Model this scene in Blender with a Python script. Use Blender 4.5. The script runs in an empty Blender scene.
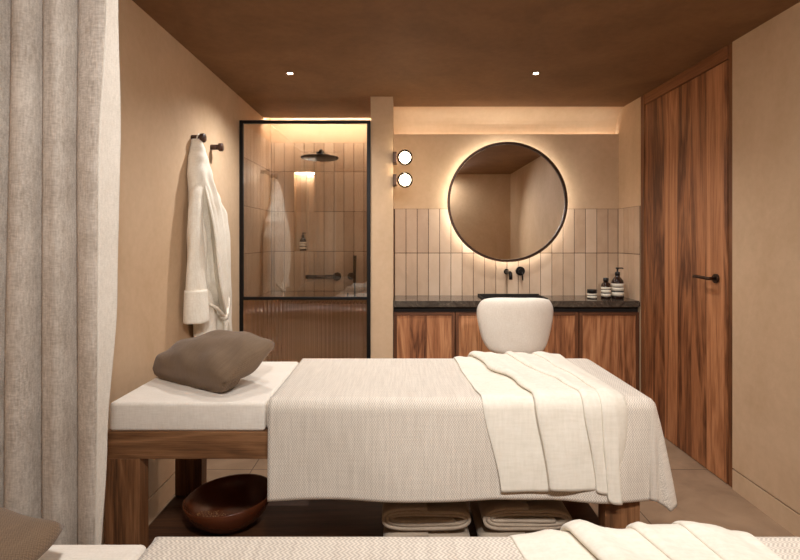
import bpy, bmesh, math, random
from mathutils import Vector, Matrix, noise as mnoise

random.seed(7)
PI = math.pi
scene = bpy.context.scene
COL = scene.collection

# ------------------------------------------------------------------ camera, world, exposure
H = 1.347                      # camera height
F = 500.0                      # focal length in pixels of an 800 px wide frame
cam_data = bpy.data.cameras.new('camera')
cam_data.sensor_width = 36.0
cam_data.lens = 36.0 * F / 800.0
cam_data.shift_y = -40.0 / 800.0
cam_data.clip_start = 0.02
cam = bpy.data.objects.new('camera', cam_data)
cam.location = (0, 0, H)
cam.rotation_euler = (PI / 2, 0, 0)
COL.objects.link(cam)
scene.camera = cam

world = bpy.data.worlds.new('world')
scene.world = world
world.use_nodes = True
world.node_tree.nodes['Background'].inputs[0].default_value = (0.02, 0.015, 0.01, 1)
world.node_tree.nodes['Background'].inputs[1].default_value = 0.2

scene.view_settings.view_transform = 'Standard'
scene.view_settings.look = 'None'
scene.view_settings.gamma = 1.0
scene.view_settings.exposure = 0.0
scene.view_settings.use_curve_mapping = False

WARM = (1.0, 0.99, 0.985)       # ceiling downlights
AMBER = (1.0, 0.93, 0.83)      # hidden strips and globes
SPOT_W = 54.0
COVE_E = 9.5
HALO_E = 30.0
SLOT_E = 62.0
NICHE_E = 50.0
GLOBE_E = 25.0
# downlights: x, y, power factor, cone, aim (towards +x, towards +y; degrees), label
DOWNLIGHTS = [
    (-0.704, 3.20, 1.15, 146, (0, 0), 'lit recessed downlight in the ceiling near the shower screen'),
    (0.870, 3.20, 0.95, 132, (0, 0), 'lit recessed downlight in the ceiling above the cream chair'),
    (-0.330, 2.12, 0.42, 138, (0, 8), 'added out-of-view fill downlight in the ceiling above the blanket of the middle massage table'),  # from here on: unseen lamps added as fill for tables and camera-facing surfaces
    (0.800, 2.12, 0.22, 138, (0, 8), 'added out-of-view fill downlight in the ceiling above the throw on the middle massage table'),
    (0.020, 0.06, 2.45, 100, (-22, 52), 'added out-of-view fill downlight over the foreground massage table, the one nearest the curtain'),
    (0.760, 0.06, 2.75, 98, (15, 52), 'added out-of-view fill downlight over the foreground massage table, the one nearest the wooden door wall'),
    (0.620, 0.10, 0.50, 150, (20, -10), 'added out-of-view downlight over the foreground massage table, the middle one of its row'),
]

# room planes
XL, XR = -1.196, 1.796
ZC = 2.417
YB = -0.12                     # wall behind the camera
YP = 3.73                      # plane of the shower screen, partition and vanity fronts
YV = 4.105                     # vanity wall
YS = 4.62                      # shower back wall
PXL, PXR = -0.219, -0.052      # partition

# ------------------------------------------------------------------ colour and node helpers
def lin(r, g, b):
    def f(c):
        c /= 255.0
        return c / 12.92 if c <= 0.04045 else ((c + 0.055) / 1.055) ** 2.4
    return (f(r), f(g), f(b), 1.0)

class NT:
    def __init__(self, name):
        self.m = bpy.data.materials.new(name)
        self.m.use_nodes = True
        self.t = self.m.node_tree
        self.t.nodes.clear()
        self.out = self.t.nodes.new('ShaderNodeOutputMaterial')
    def n(self, kind, **kw):
        nd = self.t.nodes.new(kind)
        for k, v in kw.items():
            setattr(nd, k, v)
        return nd
    def link(self, a, b):
        self.t.links.new(a, b)
    def put(self, sock, v):
        if hasattr(v, 'is_output'):
            self.link(v, sock)
        else:
            sock.default_value = v
    def math(self, op, a, b=0.0, c=0.0, clamp=False):
        nd = self.n('ShaderNodeMath', operation=op, use_clamp=clamp)
        self.put(nd.inputs[0], a); self.put(nd.inputs[1], b); self.put(nd.inputs[2], c)
        return nd.outputs[0]
    def mix(self, f, a, b, blend='MIX'):
        nd = self.n('ShaderNodeMix', data_type='RGBA', blend_type=blend)
        self.put(nd.inputs[0], f); self.put(nd.inputs[6], a); self.put(nd.inputs[7], b)
        return nd.outputs[2]
    def coord(self, which='Object'):
        return self.n('ShaderNodeTexCoord').outputs[which]
    def mapping(self, v, scale=(1, 1, 1), loc=(0, 0, 0), rot=(0, 0, 0)):
        nd = self.n('ShaderNodeMapping')
        self.link(v, nd.inputs[0])
        nd.inputs['Scale'].default_value = scale
        self.put(nd.inputs['Location'], loc)
        nd.inputs['Rotation'].default_value = rot
        return nd.outputs[0]
    def noise(self, v, scale, detail=3, rough=0.5, dist=0.0):
        nd = self.n('ShaderNodeTexNoise')
        self.link(v, nd.inputs['Vector'])
        nd.inputs['Scale'].default_value = scale
        nd.inputs['Detail'].default_value = detail
        nd.inputs['Roughness'].default_value = rough
        nd.inputs['Distortion'].default_value = dist
        return nd.outputs[0]
    def sep(self, v):
        nd = self.n('ShaderNodeSeparateXYZ'); self.link(v, nd.inputs[0])
        return nd.outputs
    def ramp(self, f, stops):
        nd = self.n('ShaderNodeValToRGB')
        self.link(f, nd.inputs[0])
        el = nd.color_ramp.elements
        while len(el) < len(stops):
            el.new(0.5)
        for e, (p, c) in zip(el, stops):
            e.position = p; e.color = c
        return nd.outputs[0]
    def bump(self, h, strength=0.2, dist=0.01):
        nd = self.n('ShaderNodeBump')
        nd.inputs['Strength'].default_value = strength
        nd.inputs['Distance'].default_value = dist
        self.link(h, nd.inputs['Height'])
        return nd.outputs[0]
    def bsdf(self, color, rough=0.6, metallic=0.0, normal=None, spec=0.5, sheen=0.0, **extra):
        nd = self.n('ShaderNodeBsdfPrincipled')
        self.put(nd.inputs['Base Color'], color)
        self.put(nd.inputs['Roughness'], rough)
        nd.inputs['Metallic'].default_value = metallic
        nd.inputs['Specular IOR Level'].default_value = spec
        if sheen:
            nd.inputs['Sheen Weight'].default_value = sheen
            nd.inputs['Sheen Roughness'].default_value = 0.5
        for k, v in extra.items():
            nd.inputs[k].default_value = v
        if normal is not None:
            self.link(normal, nd.inputs['Normal'])
        self.link(nd.outputs[0], self.out.inputs[0])
        return nd

def plain(name, color, rough=0.5, metallic=0.0, spec=0.5, **kw):
    t = NT(name)
    v = t.noise(t.coord(), 60, 2)
    c = t.mix(t.math('MULTIPLY', v, 0.25), color, (color[0] * 0.6, color[1] * 0.6, color[2] * 0.6, 1))
    t.bsdf(c, rough, metallic, spec=spec, **kw)
    return t.m

def plaster(name, c1, c2, rough=0.75, bump=0.12):
    t = NT(name)
    o = t.coord()
    big = t.noise(t.mapping(o, (1, 1, 0.7)), 2.2, 5, 0.6, 0.8)
    fine = t.noise(o, 26, 4, 0.6)
    f = t.math('ADD', t.math('MULTIPLY', big, 0.75), t.math('MULTIPLY', fine, 0.3))
    c = t.ramp(f, [(0.38, c2), (0.66, c1)])
    t.bsdf(c, rough, normal=t.bump(t.math('ADD', fine, t.math('MULTIPLY', big, 0.6)), bump, 0.008), spec=0.25)
    return t.m

def wood(name, axis, dark, mid, light, rough=0.5, plank=None, ring=9.0, seed=0.0):
    """axis: grain direction; plank: (axis index, width) gives boards with offset grain."""
    t = NT(name)
    o = t.coord()
    sc = [1.0, 1.0, 1.0]; sc[axis] = 0.11
    loc = (seed, seed * 1.7, seed * 0.6)
    tone = None
    if plank:
        ax, w = plank
        q = t.math('FLOOR', t.math('DIVIDE', t.math('ADD', t.sep(o)[ax], 10.03), w))
        wn = t.n('ShaderNodeTexWhiteNoise', noise_dimensions='1D')
        t.link(q, wn.inputs['W'])
        tone = wn.outputs['Value']
        cb = t.n('ShaderNodeCombineXYZ')
        for i in range(3):
            t.link(t.math('MULTIPLY', tone, 7.0 + 3 * i), cb.inputs[i])
        v = t.mapping(o, tuple(sc), cb.outputs[0])
    else:
        v = t.mapping(o, tuple(sc), loc)
    broad = t.noise(v, 4.0, 4, 0.55, 0.9)
    rings = t.math('PINGPONG', t.math('MULTIPLY', broad, ring), 0.5)
    rings = t.math('MULTIPLY', rings, 2.0)
    sf = [1.0, 1.0, 1.0]; sf[axis] = 0.03
    fib = t.noise(t.mapping(o, tuple(sf), loc), 110, 3, 0.6)
    fib2 = t.noise(t.mapping(o, tuple(sf), loc), 330, 3, 0.65)
    fib = t.math('ADD', t.math('MULTIPLY', fib, 0.5), t.math('MULTIPLY', fib2, 0.5))
    fib = t.math('MULTIPLY_ADD', t.math('SUBTRACT', fib, 0.5), 1.7, 0.5)
    patch = t.noise(t.mapping(o, tuple(sc), (3, 1, 2)), 3.0, 2)
    f = t.math('ADD', t.math('MULTIPLY', rings, 0.28), t.math('MULTIPLY', fib, 0.56))
    f = t.math('ADD', f, t.math('MULTIPLY', t.math('SUBTRACT', patch, 0.5), 0.5))
    if tone is not None:
        f = t.math('ADD', f, t.math('MULTIPLY', t.math('SUBTRACT', tone, 0.5), 0.32))
    c = t.ramp(f, [(0.12, dark), (0.42, mid), (0.72, light)])
    t.bsdf(c, rough, normal=t.bump(t.math('ADD', fib, t.math('MULTIPLY', rings, 0.4)), 0.25, 0.002), spec=0.35)
    return t.m

def weave(name, c1, c2, per=0.009, zig=0.022, contrast=1.0, bump=0.35, rough=0.9, coord='UV', sheen=0.15):
    """small herringbone cloth on UVs measured in metres"""
    t = NT(name)
    o = t.coord(coord)
    s = t.sep(o)
    z = t.math('PINGPONG', s[1], zig * 0.5)
    ph = t.math('MULTIPLY', t.math('ADD', s[0], z), 2 * PI / per)
    st = t.math('MULTIPLY_ADD', t.math('SINE', ph), 0.5, 0.5)
    fine = t.noise(o, 420, 2, 0.6)
    slub = t.noise(t.mapping(o, (1, 0.05, 1)), 120, 3, 0.6)
    cross = t.noise(t.mapping(o, (0.05, 1, 1)), 150, 3, 0.6)
    f = t.math('ADD', t.math('MULTIPLY', st, 0.30 * contrast), t.math('MULTIPLY', fine, 0.30))
    f = t.math('ADD', f, t.math('MULTIPLY', slub, 0.34))
    f = t.math('ADD', f, t.math('MULTIPLY', cross, 0.16))
    c = t.ramp(f, [(0.25, c2), (0.75, c1)])
    t.bsdf(c, rough, normal=t.bump(f, bump, 0.002), spec=0.15, sheen=sheen)
    return t.m

def linen(name, c1, c2, scale=1.0, rough=0.9, bump=0.25, coord='Object', sheen=0.15):
    t = NT(name)
    o = t.coord(coord)
    a = t.noise(t.mapping(o, (1, 1, 0.15)), 150 * scale, 3, 0.6)
    b = t.noise(t.mapping(o, (0.15, 1, 1)), 150 * scale, 3, 0.6)
    cl = t.noise(o, 9, 3, 0.5)
    f = t.math('ADD', t.math('MULTIPLY', a, 0.4), t.math('MULTIPLY', b, 0.4))
    f = t.math('ADD', f, t.math('MULTIPLY', cl, 0.25))
    c = t.ramp(f, [(0.36, c2), (0.66, c1)])
    t.bsdf(c, rough, normal=t.bump(f, bump, 0.003), spec=0.15, sheen=sheen)
    return t.m

def emitter(name, color, strength):
    t = NT(name)
    e = t.n('ShaderNodeEmission')
    e.inputs[0].default_value = (*color, 1)
    e.inputs[1].default_value = strength
    t.link(e.outputs[0], t.out.inputs[0])
    return t.m

def thin_glass(name, tint, ior=1.5, boost=0.0):
    t = NT(name)
    tr = t.n('ShaderNodeBsdfTransparent'); tr.inputs[0].default_value = tint
    gl = t.n('ShaderNodeBsdfGlossy'); gl.inputs['Roughness'].default_value = 0.0
    fr = t.n('ShaderNodeFresnel'); fr.inputs[0].default_value = ior
    mx = t.n('ShaderNodeMixShader')
    t.link(t.math('ADD', t.math('MULTIPLY', fr.outputs[0], 1.0), boost, clamp=True), mx.inputs[0])
    t.link(tr.outputs[0], mx.inputs[1]); t.link(gl.outputs[0], mx.inputs[2])
    t.link(mx.outputs[0], t.out.inputs[0])
    return t.m

def tile_mat(name):
    t = NT(name)
    g = t.n('ShaderNodeNewGeometry')
    r = g.outputs['Random Per Island']
    o = t.coord()
    mot = t.noise(t.mapping(o, (1, 1, 0.6)), 9, 5, 0.6, 0.6)
    f = t.math('ADD', t.math('MULTIPLY', r, 0.5), t.math('MULTIPLY', mot, 0.55))
    c = t.ramp(f, [(0.2, lin(184, 154, 126)), (0.55, lin(206, 177, 148)), (0.85, lin(218, 192, 165))])
    t.bsdf(c, 0.42, normal=t.bump(mot, 0.18, 0.01), spec=0.4)
    return t.m

def floor_mat():
    t = NT('floor_stone')
    o = t.coord()
    s = t.sep(o)
    def line(c, off, per, w):
        d = t.math('PINGPONG', t.math('SUBTRACT', c, off), per * 0.5)
        return t.math('LESS_THAN', d, w)
    ln = t.math('MAXIMUM', line(s[0], -0.867 - 6.86, 0.686, 0.0022), line(s[1], 2.935 - 6.86, 0.686, 0.0022))
    mot = t.noise(o, 4, 6, 0.6, 0.5)
    c = t.ramp(mot, [(0.35, lin(140, 114, 90)), (0.65, lin(164, 136, 109))])
    c = t.mix(ln, c, lin(70, 50, 36))
    t.bsdf(c, 0.55, normal=t.bump(t.math('SUBTRACT', t.math('MULTIPLY', mot, 0.3), ln), 0.2, 0.003), spec=0.35)
    return t.m

def stone_mat():
    t = NT('dark_marble')
    o = t.coord()
    a = t.noise(o, 7, 8, 0.65, 1.6)
    vein = t.math('ABSOLUTE', t.math('SUBTRACT', a, 0.5))
    sp = t.noise(o, 60, 4, 0.6)
    f = t.math('ADD', t.math('MULTIPLY', vein, 3.0), t.math('MULTIPLY', sp, 0.25))
    c = t.ramp(f, [(0.09, lin(122, 108, 94)), (0.15, lin(82, 72, 62)), (0.6, lin(56, 48, 41))])
    t.bsdf(c, 0.14, spec=0.5)
    return t.m

def bowl_mat():
    t = NT('bowl_glaze')
    o = t.coord()
    fl = t.noise(o, 190, 2, 0.5)
    sx = t.sep(o); z_ = sx[2]
    ex, ey = t.math('ADD', sx[0], 0.06), t.math('ADD', sx[1], 0.02)
    dist = t.math('SQRT', t.math('ADD', t.math('MULTIPLY', ex, ex), t.math('MULTIPLY', ey, ey)))
    f = t.math('MULTIPLY', t.math('GREATER_THAN', fl, 0.6), t.math('GREATER_THAN', t.math('MINIMUM', t.math('SUBTRACT', 0.075, dist), t.math('SUBTRACT', 0.06, z_)), 0.0))
    mot = t.noise(o, 12, 4)
    c = t.mix(mot, lin(74, 34, 18), lin(108, 56, 30))
    c = t.mix(f, c, lin(176, 128, 78))
    t.bsdf(c, 0.25, normal=t.bump(fl, 0.15, 0.003), spec=0.5)
    return t.m

M = {}
M['plaster'] = plaster('wall_plaster', lin(213, 183, 150), lin(200, 169, 135))
M['ceiling'] = plaster('ceiling_plaster', lin(140, 104, 72), lin(122, 90, 62), 0.7)
M['tile'] = tile_mat('zellige_tile')
M['grout'] = plain('tile_grout', lin(88, 62, 44), 0.9)
M['floor'] = floor_mat()
M['door_wood'] = wood('door_walnut', 2, lin(86, 48, 28), lin(160, 104, 66), lin(198, 138, 94), 0.5, plank=(1, 0.155), ring=6)
M['frame_wood'] = wood('door_frame_walnut', 2, lin(64, 35, 20), lin(124, 78, 46), lin(160, 106, 68), 0.5, ring=5)
M['header_wood'] = wood('door_header_walnut', 1, lin(64, 35, 20), lin(124, 78, 46), lin(160, 106, 68), 0.5, ring=5)
M['cab_wood'] = wood('cabinet_walnut', 2, lin(86, 48, 28), lin(166, 108, 70), lin(208, 150, 104), 0.45, plank=(0, 0.13), ring=8)
M['cab_frame'] = wood('cabinet_frame_walnut', 2, lin(64, 36, 22), lin(104, 64, 40), lin(134, 86, 56), 0.45, ring=4)
M['cab_rail'] = wood('cabinet_rail_walnut', 0, lin(64, 36, 22), lin(104, 64, 40), lin(134, 86, 56), 0.45, ring=4)
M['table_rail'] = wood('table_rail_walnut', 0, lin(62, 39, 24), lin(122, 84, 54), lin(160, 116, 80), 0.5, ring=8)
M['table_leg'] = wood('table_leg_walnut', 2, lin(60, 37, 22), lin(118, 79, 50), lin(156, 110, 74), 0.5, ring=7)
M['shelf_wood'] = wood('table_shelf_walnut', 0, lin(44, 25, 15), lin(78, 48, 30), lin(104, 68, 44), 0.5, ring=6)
M['mattress'] = linen('mattress_cotton', lin(242, 232, 218), lin(226, 214, 198), 1.2)
M['blanket'] = weave('blanket_herringbone', lin(236, 225, 209), lin(172, 157, 141), per=0.009, zig=0.018)
M['throw'] = linen('throw_linen', lin(241, 232, 216), lin(226, 216, 197), 0.6)
M['robe'] = linen('robe_cotton', lin(246, 238, 222), lin(228, 216, 196), 1.0)
M['curtain'] = linen('curtain_linen', lin(244, 235, 222), lin(162, 148, 133), 1.5, bump=0.5)
_t = M['curtain'].node_tree
_p = next(n for n in _t.nodes if n.type == 'BSDF_PRINCIPLED'); _o = next(n for n in _t.nodes if n.type == 'OUTPUT_MATERIAL')
_tl = _t.nodes.new('ShaderNodeBsdfTranslucent'); _tl.inputs[0].default_value = lin(226, 210, 190)
_mx = _t.nodes.new('ShaderNodeMixShader'); _mx.inputs[0].default_value = 0.38
_t.links.new(_p.outputs[0], _mx.inputs[1]); _t.links.new(_tl.outputs[0], _mx.inputs[2]); _t.links.new(_mx.outputs[0], _o.inputs[0])
M['hem'] = linen('curtain_hem_linen', lin(228, 217, 202), lin(206, 194, 178), 2.0, bump=0.3)
M['pillow'] = weave('pillow_knit', lin(132, 109, 86), lin(88, 70, 54), per=0.0055, zig=0.010, bump=0.4)
M['towel'] = linen('towel_terry', lin(182, 164, 143), lin(156, 138, 119), 3.0, bump=0.5)
M['chair'] = linen('chair_boucle', lin(246, 236, 221), lin(228, 215, 197), 2.0, bump=0.35)
M['black'] = plain('black_metal', lin(26, 22, 20), 0.4, 0.6)
M['bronze'] = plain('bronze_metal', lin(70, 50, 38), 0.38, 0.8)
M['dark_wood'] = plain('dark_peg_wood', lin(62, 34, 20), 0.4)
M['stone'] = stone_mat()
M['recess'] = plain('dark_recess', lin(30, 22, 16), 0.8)
M['mirror'] = None
t_ = NT('mirror_silver'); t_.bsdf(lin(248, 245, 240), 0.0, 1.0); M['mirror'] = t_.m
M['bowl'] = bowl_mat()
M['amber'] = plain('amber_bottle_glass', lin(44, 24, 14), 0.12, spec=0.6)
M['cap'] = plain('black_plastic', lin(24, 20, 18), 0.35)
M['label_paper'] = plain('label_cream', lin(232, 220, 198), 0.7)
M['label_band'] = plain('label_black_band', lin(30, 26, 24), 0.7)
M['glass'] = thin_glass('clear_glass', (0.92, 0.90, 0.87, 1), 1.5, 0.12)
M['bulb_glass'] = thin_glass('bulb_glass', (0.90, 0.87, 0.83, 1), 1.6, 0.04)
t_ = NT('reeded_glass')
g_ = t_.n('ShaderNodeBsdfRefraction'); g_.inputs['IOR'].default_value = 1.33; g_.inputs['Color'].default_value = (1.0, 0.97, 0.93, 1); g_.inputs['Roughness'].default_value = 0.02
h_ = t_.n('ShaderNodeBsdfGlossy'); h_.inputs['Roughness'].default_value = 0.12
f_ = t_.n('ShaderNodeFresnel'); f_.inputs[0].default_value = 1.25
x_ = t_.n('ShaderNodeMixShader')
t_.link(t_.math('MULTIPLY', f_.outputs[0], 0.35), x_.inputs[0]); t_.link(g_.outputs[0], x_.inputs[1]); t_.link(h_.outputs[0], x_.inputs[2]); t_.link(x_.outputs[0], t_.out.inputs[0])
M['reeded'] = t_.m
M['cove_led'] = emitter('cove_led', AMBER, COVE_E)
M['halo_led'] = emitter('halo_led', AMBER, HALO_E)
M['slot_led'] = emitter('slot_led', AMBER, SLOT_E)
M['niche_led'] = emitter('niche_led', AMBER, NICHE_E)
M['globe'] = emitter('globe_opal', (1.0, 0.84, 0.62), GLOBE_E)
M['lamp_disc'] = emitter('downlight_disc', (1.0, 0.86, 0.66), 30.0)

# ------------------------------------------------------------------ mesh helpers (world coordinates)
class MB:
    def __init__(self):
        self.bm = bmesh.new()
        self.uv = self.bm.loops.layers.uv.new('UVMap')
    def box(self, x0, x1, y0, y1, z0, z1, bev=0.0, seg=2):
        b = bmesh.new()
        bmesh.ops.create_cube(b, size=1.0)
        for v in b.verts:
            v.co = Vector(((x0 + x1) / 2 + v.co.x * (x1 - x0), (y0 + y1) / 2 + v.co.y * (y1 - y0), (z0 + z1) / 2 + v.co.z * (z1 - z0)))
        if bev > 0:
            bmesh.ops.bevel(b, geom=b.edges[:], offset=bev, segments=seg, profile=0.5, affect='EDGES')
            if seg > 1:
                for f in b.faces:
                    f.smooth = True
        self.add(b)
        return self
    def add(self, b):
        me = bpy.data.meshes.new('tmp')
        b.to_mesh(me); b.free()
        self.bm.from_mesh(me)
        bpy.data.meshes.remove(me)
    def grid(self, fn, nu, nv, close_u=False, close_v=False, smooth=True):
        """fn(i/nu, j/nv) -> (co, (u, v))"""
        cu = nu if close_u else nu + 1
        cv = nv if close_v else nv + 1
        V, U = [], []
        for j in range(cv):
            row, ur = [], []
            for i in range(cu):
                co, uv = fn(i / nu, j / nv)
                row.append(self.bm.verts.new(co)); ur.append(uv)
            V.append(row); U.append(ur)
        for j in range(nv):
            for i in range(nu):
                i2, j2 = (i + 1) % cu, (j + 1) % cv
                ids = [(i, j), (i2, j), (i2, j2), (i, j2)]
                vs = [V[b][a] for a, b in ids]
                if len(set(vs)) < 4:
                    continue
                try:
                    f = self.bm.faces.new(vs)
                except ValueError:
                    continue
                f.smooth = smooth
                for lp, (a, b) in zip(f.loops, ids):
                    lp[self.uv].uv = U[b][a]
        return self
    def lathe(self, prof, c=(0, 0, 0), seg=32, axis='Z', flat=False):
        """prof: [(r, h)]; spun round an axis through c"""
        def pt(r, h, a):
            x, y = r * math.cos(a), r * math.sin(a)
            if axis == 'Z': p = (x, y, h)
            elif axis == 'Y': p = (x, h, y)
            else: p = (h, x, y)
            return Vector(p) + Vector(c)
        rings = []
        for r, h in prof:
            if r < 1e-6:
                rings.append([self.bm.verts.new(pt(0, h, 0))] * seg)
            else:
                rings.append([self.bm.verts.new(pt(r, h, 2 * PI * k / seg)) for k in range(seg)])
        for a, b in zip(rings, rings[1:]):
            for k in range(seg):
                k2 = (k + 1) % seg
                vs = []
                for v in (a[k], a[k2], b[k2], b[k]):
                    if v not in vs:
                        vs.append(v)
                if len(vs) > 2:
                    try:
                        f = self.bm.faces.new(vs); f.smooth = not flat
                    except ValueError:
                        pass
        return self
    def tube(self, pts, r, seg=12, cap=True):
        pts = [Vector(p) for p in pts]
        n = len(pts)
        rr = r if isinstance(r, (list, tuple)) else [r] * n
        up = None
        rings = []
        for i, p in enumerate(pts):
            t = (pts[min(i + 1, n - 1)] - pts[max(i - 1, 0)]).normalized()
            if up is None:
                up = Vector((0, 0, 1)) if abs(t.z) < 0.9 else Vector((0, 1, 0))
            s = t.cross(up).normalized(); up = s.cross(t).normalized()
            rings.append([self.bm.verts.new(p + rr[i] * (math.cos(2 * PI * k / seg) * s + math.sin(2 * PI * k / seg) * up)) for k in range(seg)])
        for a, b in zip(rings, rings[1:]):
            for k in range(seg):
                f = self.bm.faces.new((a[k], a[(k + 1) % seg], b[(k + 1) % seg], b[k])); f.smooth = True
        if cap:
            self.bm.faces.new(rings[0][::-1]); self.bm.faces.new(rings[-1])
        return self
    def cyl(self, a, b, r, seg=24):
        return self.tube([a, b], r, seg)
    def prism(self, poly, axis, a, b, smooth=False):
        """poly in the two other axes (cyclic order x,y,z without axis)"""
        def P(p, h):
            if axis == 0: return (h, p[0], p[1])
            if axis == 1: return (p[0], h, p[1])
            return (p[0], p[1], h)
        A = [self.bm.verts.new(P(p, a)) for p in poly]
        B = [self.bm.verts.new(P(p, b)) for p in poly]
        self.bm.faces.new(A); self.bm.faces.new(B[::-1])
        for k in range(len(poly)):
            k2 = (k + 1) % len(poly)
            f = self.bm.faces.new((A[k], B[k], B[k2], A[k2])); f.smooth = smooth
        return self
    def warp(self, fn):
        for v in self.bm.verts:
            v.co = fn(v.co.copy())
        return self

def wloc(o):
    p = Vector((0, 0, 0))
    while o:
        p += Vector(o.location); o = o.parent
    return p

def obj(name, mb, mat, parent=None, solid=0.0, subsurf=0, offset=0.0, normals=True):
    if normals:
        bmesh.ops.recalc_face_normals(mb.bm, faces=mb.bm.faces[:])
    if parent is not None:
        off = wloc(parent)
        for v in mb.bm.verts:
            v.co -= off
    me = bpy.data.meshes.new(name)
    mb.bm.to_mesh(me); mb.bm.free()
    me.materials.append(mat)
    o = bpy.data.objects.new(name, me)
    COL.objects.link(o)
    o.parent = parent
    if solid:
        m = o.modifiers.new('thickness', 'SOLIDIFY'); m.thickness = solid; m.offset = offset
    if subsurf:
        m = o.modifiers.new('smooth', 'SUBSURF'); m.levels = subsurf; m.render_levels = subsurf
    return o

def own(name, mb, mat, base, **kw):
    """a one-mesh thing whose origin sits at base"""
    for v in mb.bm.verts:
        v.co -= Vector(base)
    o = obj(name, mb, mat, None, **kw)
    o.location = base
    return o

def thing(name, label, cat, loc=(0, 0, 0), group=None):
    o = bpy.data.objects.new(name, None)
    o.empty_display_size = 0.1
    COL.objects.link(o)
    o.location = loc
    return tag(o, label, cat, group)

def tag(o, label, cat, group=None):
    o['label'] = label; o['category'] = cat
    if group:
        o['group'] = group
    return o

def struct(name, mb, mat, parent=None, **kw):
    o = obj(name, mb, mat, parent, **kw)
    o['kind'] = 'structure'
    return o

def dup(root, loc, label, group=None):
    r = root.copy(); COL.objects.link(r); r.location = loc
    r['label'] = label
    if group:
        r['group'] = group
    for ch in list(root.children):
        c = ch.copy(); COL.objects.link(c); c.parent = r
        for g in ch.children:
            d = g.copy(); COL.objects.link(d); d.parent = c
    return r

def nz(x, y, z=0.0):
    return mnoise.noise(Vector((x, y, z)))

def smooth(a, b, x):
    t = max(0.0, min(1.0, (x - a) / (b - a)))
    return t * t * (3 - 2 * t)

def lerp(a, b, t):
    return a + (b - a) * t

def interp(tbl, x):
    """piecewise-linear table [(x, y or tuple)]"""
    if x <= tbl[0][0]:
        return tbl[0][1]
    for (x0, y0), (x1, y1) in zip(tbl, tbl[1:]):
        if x <= x1:
            t = (x - x0) / (x1 - x0)
            t = t * t * (3 - 2 * t)
            if isinstance(y0, tuple):
                return tuple(lerp(p, q, t) for p, q in zip(y0, y1))
            return lerp(y0, y1, t)
    return tbl[-1][1]

def catmull(pts, n):
    """n+1 points along a Catmull-Rom curve through pts (equal parameter steps)"""
    out = []
    m = len(pts) - 1
    for k in range(n + 1):
        s = k / n * m
        i = min(int(s), m - 1); t = s - i
        p0, p1, p2, p3 = pts[max(i - 1, 0)], pts[i], pts[i + 1], pts[min(i + 2, m)]
        out.append(tuple(0.5 * (2 * b + (c - a) * t + (2 * a - 5 * b + 4 * c - d) * t * t + (3 * b - a - 3 * c + d) * t ** 3)
                         for a, b, c, d in zip(p0, p1, p2, p3)))
    return out

# ================================================================== SETTING
struct('floor', MB().box(XL - 0.14, XR + 0.14, YB - 0.12, YS + 0.16, -0.1, 0.0), M['floor'])

cl = MB().box(XL - 0.14, XR + 0.14, YB - 0.12, 4.013, ZC, ZC + 0.1)
cl.box(XL - 0.14, PXR, 4.013, 4.385, ZC, ZC + 0.1)
struct('ceiling', cl, M['ceiling'])
# hidden light slot over the shower's back wall
struct('trim_1', MB().box(XL - 0.14, PXR, 4.30, YS + 0.14, ZC + 0.16, ZC + 0.22), M['plaster'])

BBH = 0.107
struct('wall_left', MB().box(XL - 0.12, XL, YB - 0.12, YS + 0.14, BBH + 0.009, ZC + 0.2), M['plaster'])
struct('baseboard_left', MB().box(XL - 0.12, XL, YB - 0.12, YP, 0, BBH), M['plaster'])
struct('wall_front', MB().box(XL - 0.12, XR + 0.12, YB - 0.12, YB, 0, ZC + 0.05), M['plaster'])
struct('wall_right', MB().box(XR, XR + 0.12, YB - 0.12, 2.702, BBH + 0.009, ZC + 0.05)
       .box(XR, XR + 0.12, YP + 0.004, YV + 0.25, 0, ZC + 0.05), M['plaster'])
struct('baseboard_right', MB().box(XR, XR + 0.12, YB - 0.12, 2.702, 0, BBH), M['plaster'])
struct('wall_partition', MB().box(PXL, PXR, YP, YS + 0.14, 0, ZC + 0.2), M['plaster'])

# vanity wall stops below a lit cove
ZV = 2.216
wb = struct('wall_back', MB().box(PXR, XR, YV, YV + 0.02, 0, ZV), M['plaster'])
cove = []
for k in range(13):
    a = PI / 2 * k / 12
    cove.append((4.015 + 0.160 * math.cos(a), 2.205 + 0.212 * math.sin(a)))
poly = [(4.175, 2.0)] + cove + [(4.015, ZC + 0.06), (4.26, ZC + 0.06), (4.26, 2.0)]
struct('trim_2', MB().prism(poly, 0, PXR, XR, smooth=False), M['plaster'])
led = tag(own('cove_light_strip', MB().box(PXR + 0.01, XR - 0.01, YV + 0.024, YV + 0.066, 2.150, 2.156), M['cove_led'],
    (0.87, YV + 0.045, 2.150)), 'warm light strip hidden in the ledge above the round mirror wall', 'light strip')
struct('trim_3', MB().box(PXR, XR, YV + 0.02, YV + 0.07, 2.1, 2.148), M['plaster'])

# shower back wall with a tall niche
NX0, NX1, NZ0, NZ1 = -0.977, -0.791, 1.242, 1.975
sb = MB()
sb.box(XL, NX0, YS, YS + 0.14, 0, ZC + 0.2).box(NX1, PXL, YS, YS + 0.14, 0, ZC + 0.2)
sb.box(NX0, NX1, YS, YS + 0.14, 0, NZ0).box(NX0, NX1, YS, YS + 0.14, NZ1, ZC + 0.2).box(NX0, NX1, YS + 0.10, YS + 0.14, NZ0, NZ1)
ws = struct('wall_shower', sb, M['plaster'])

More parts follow.
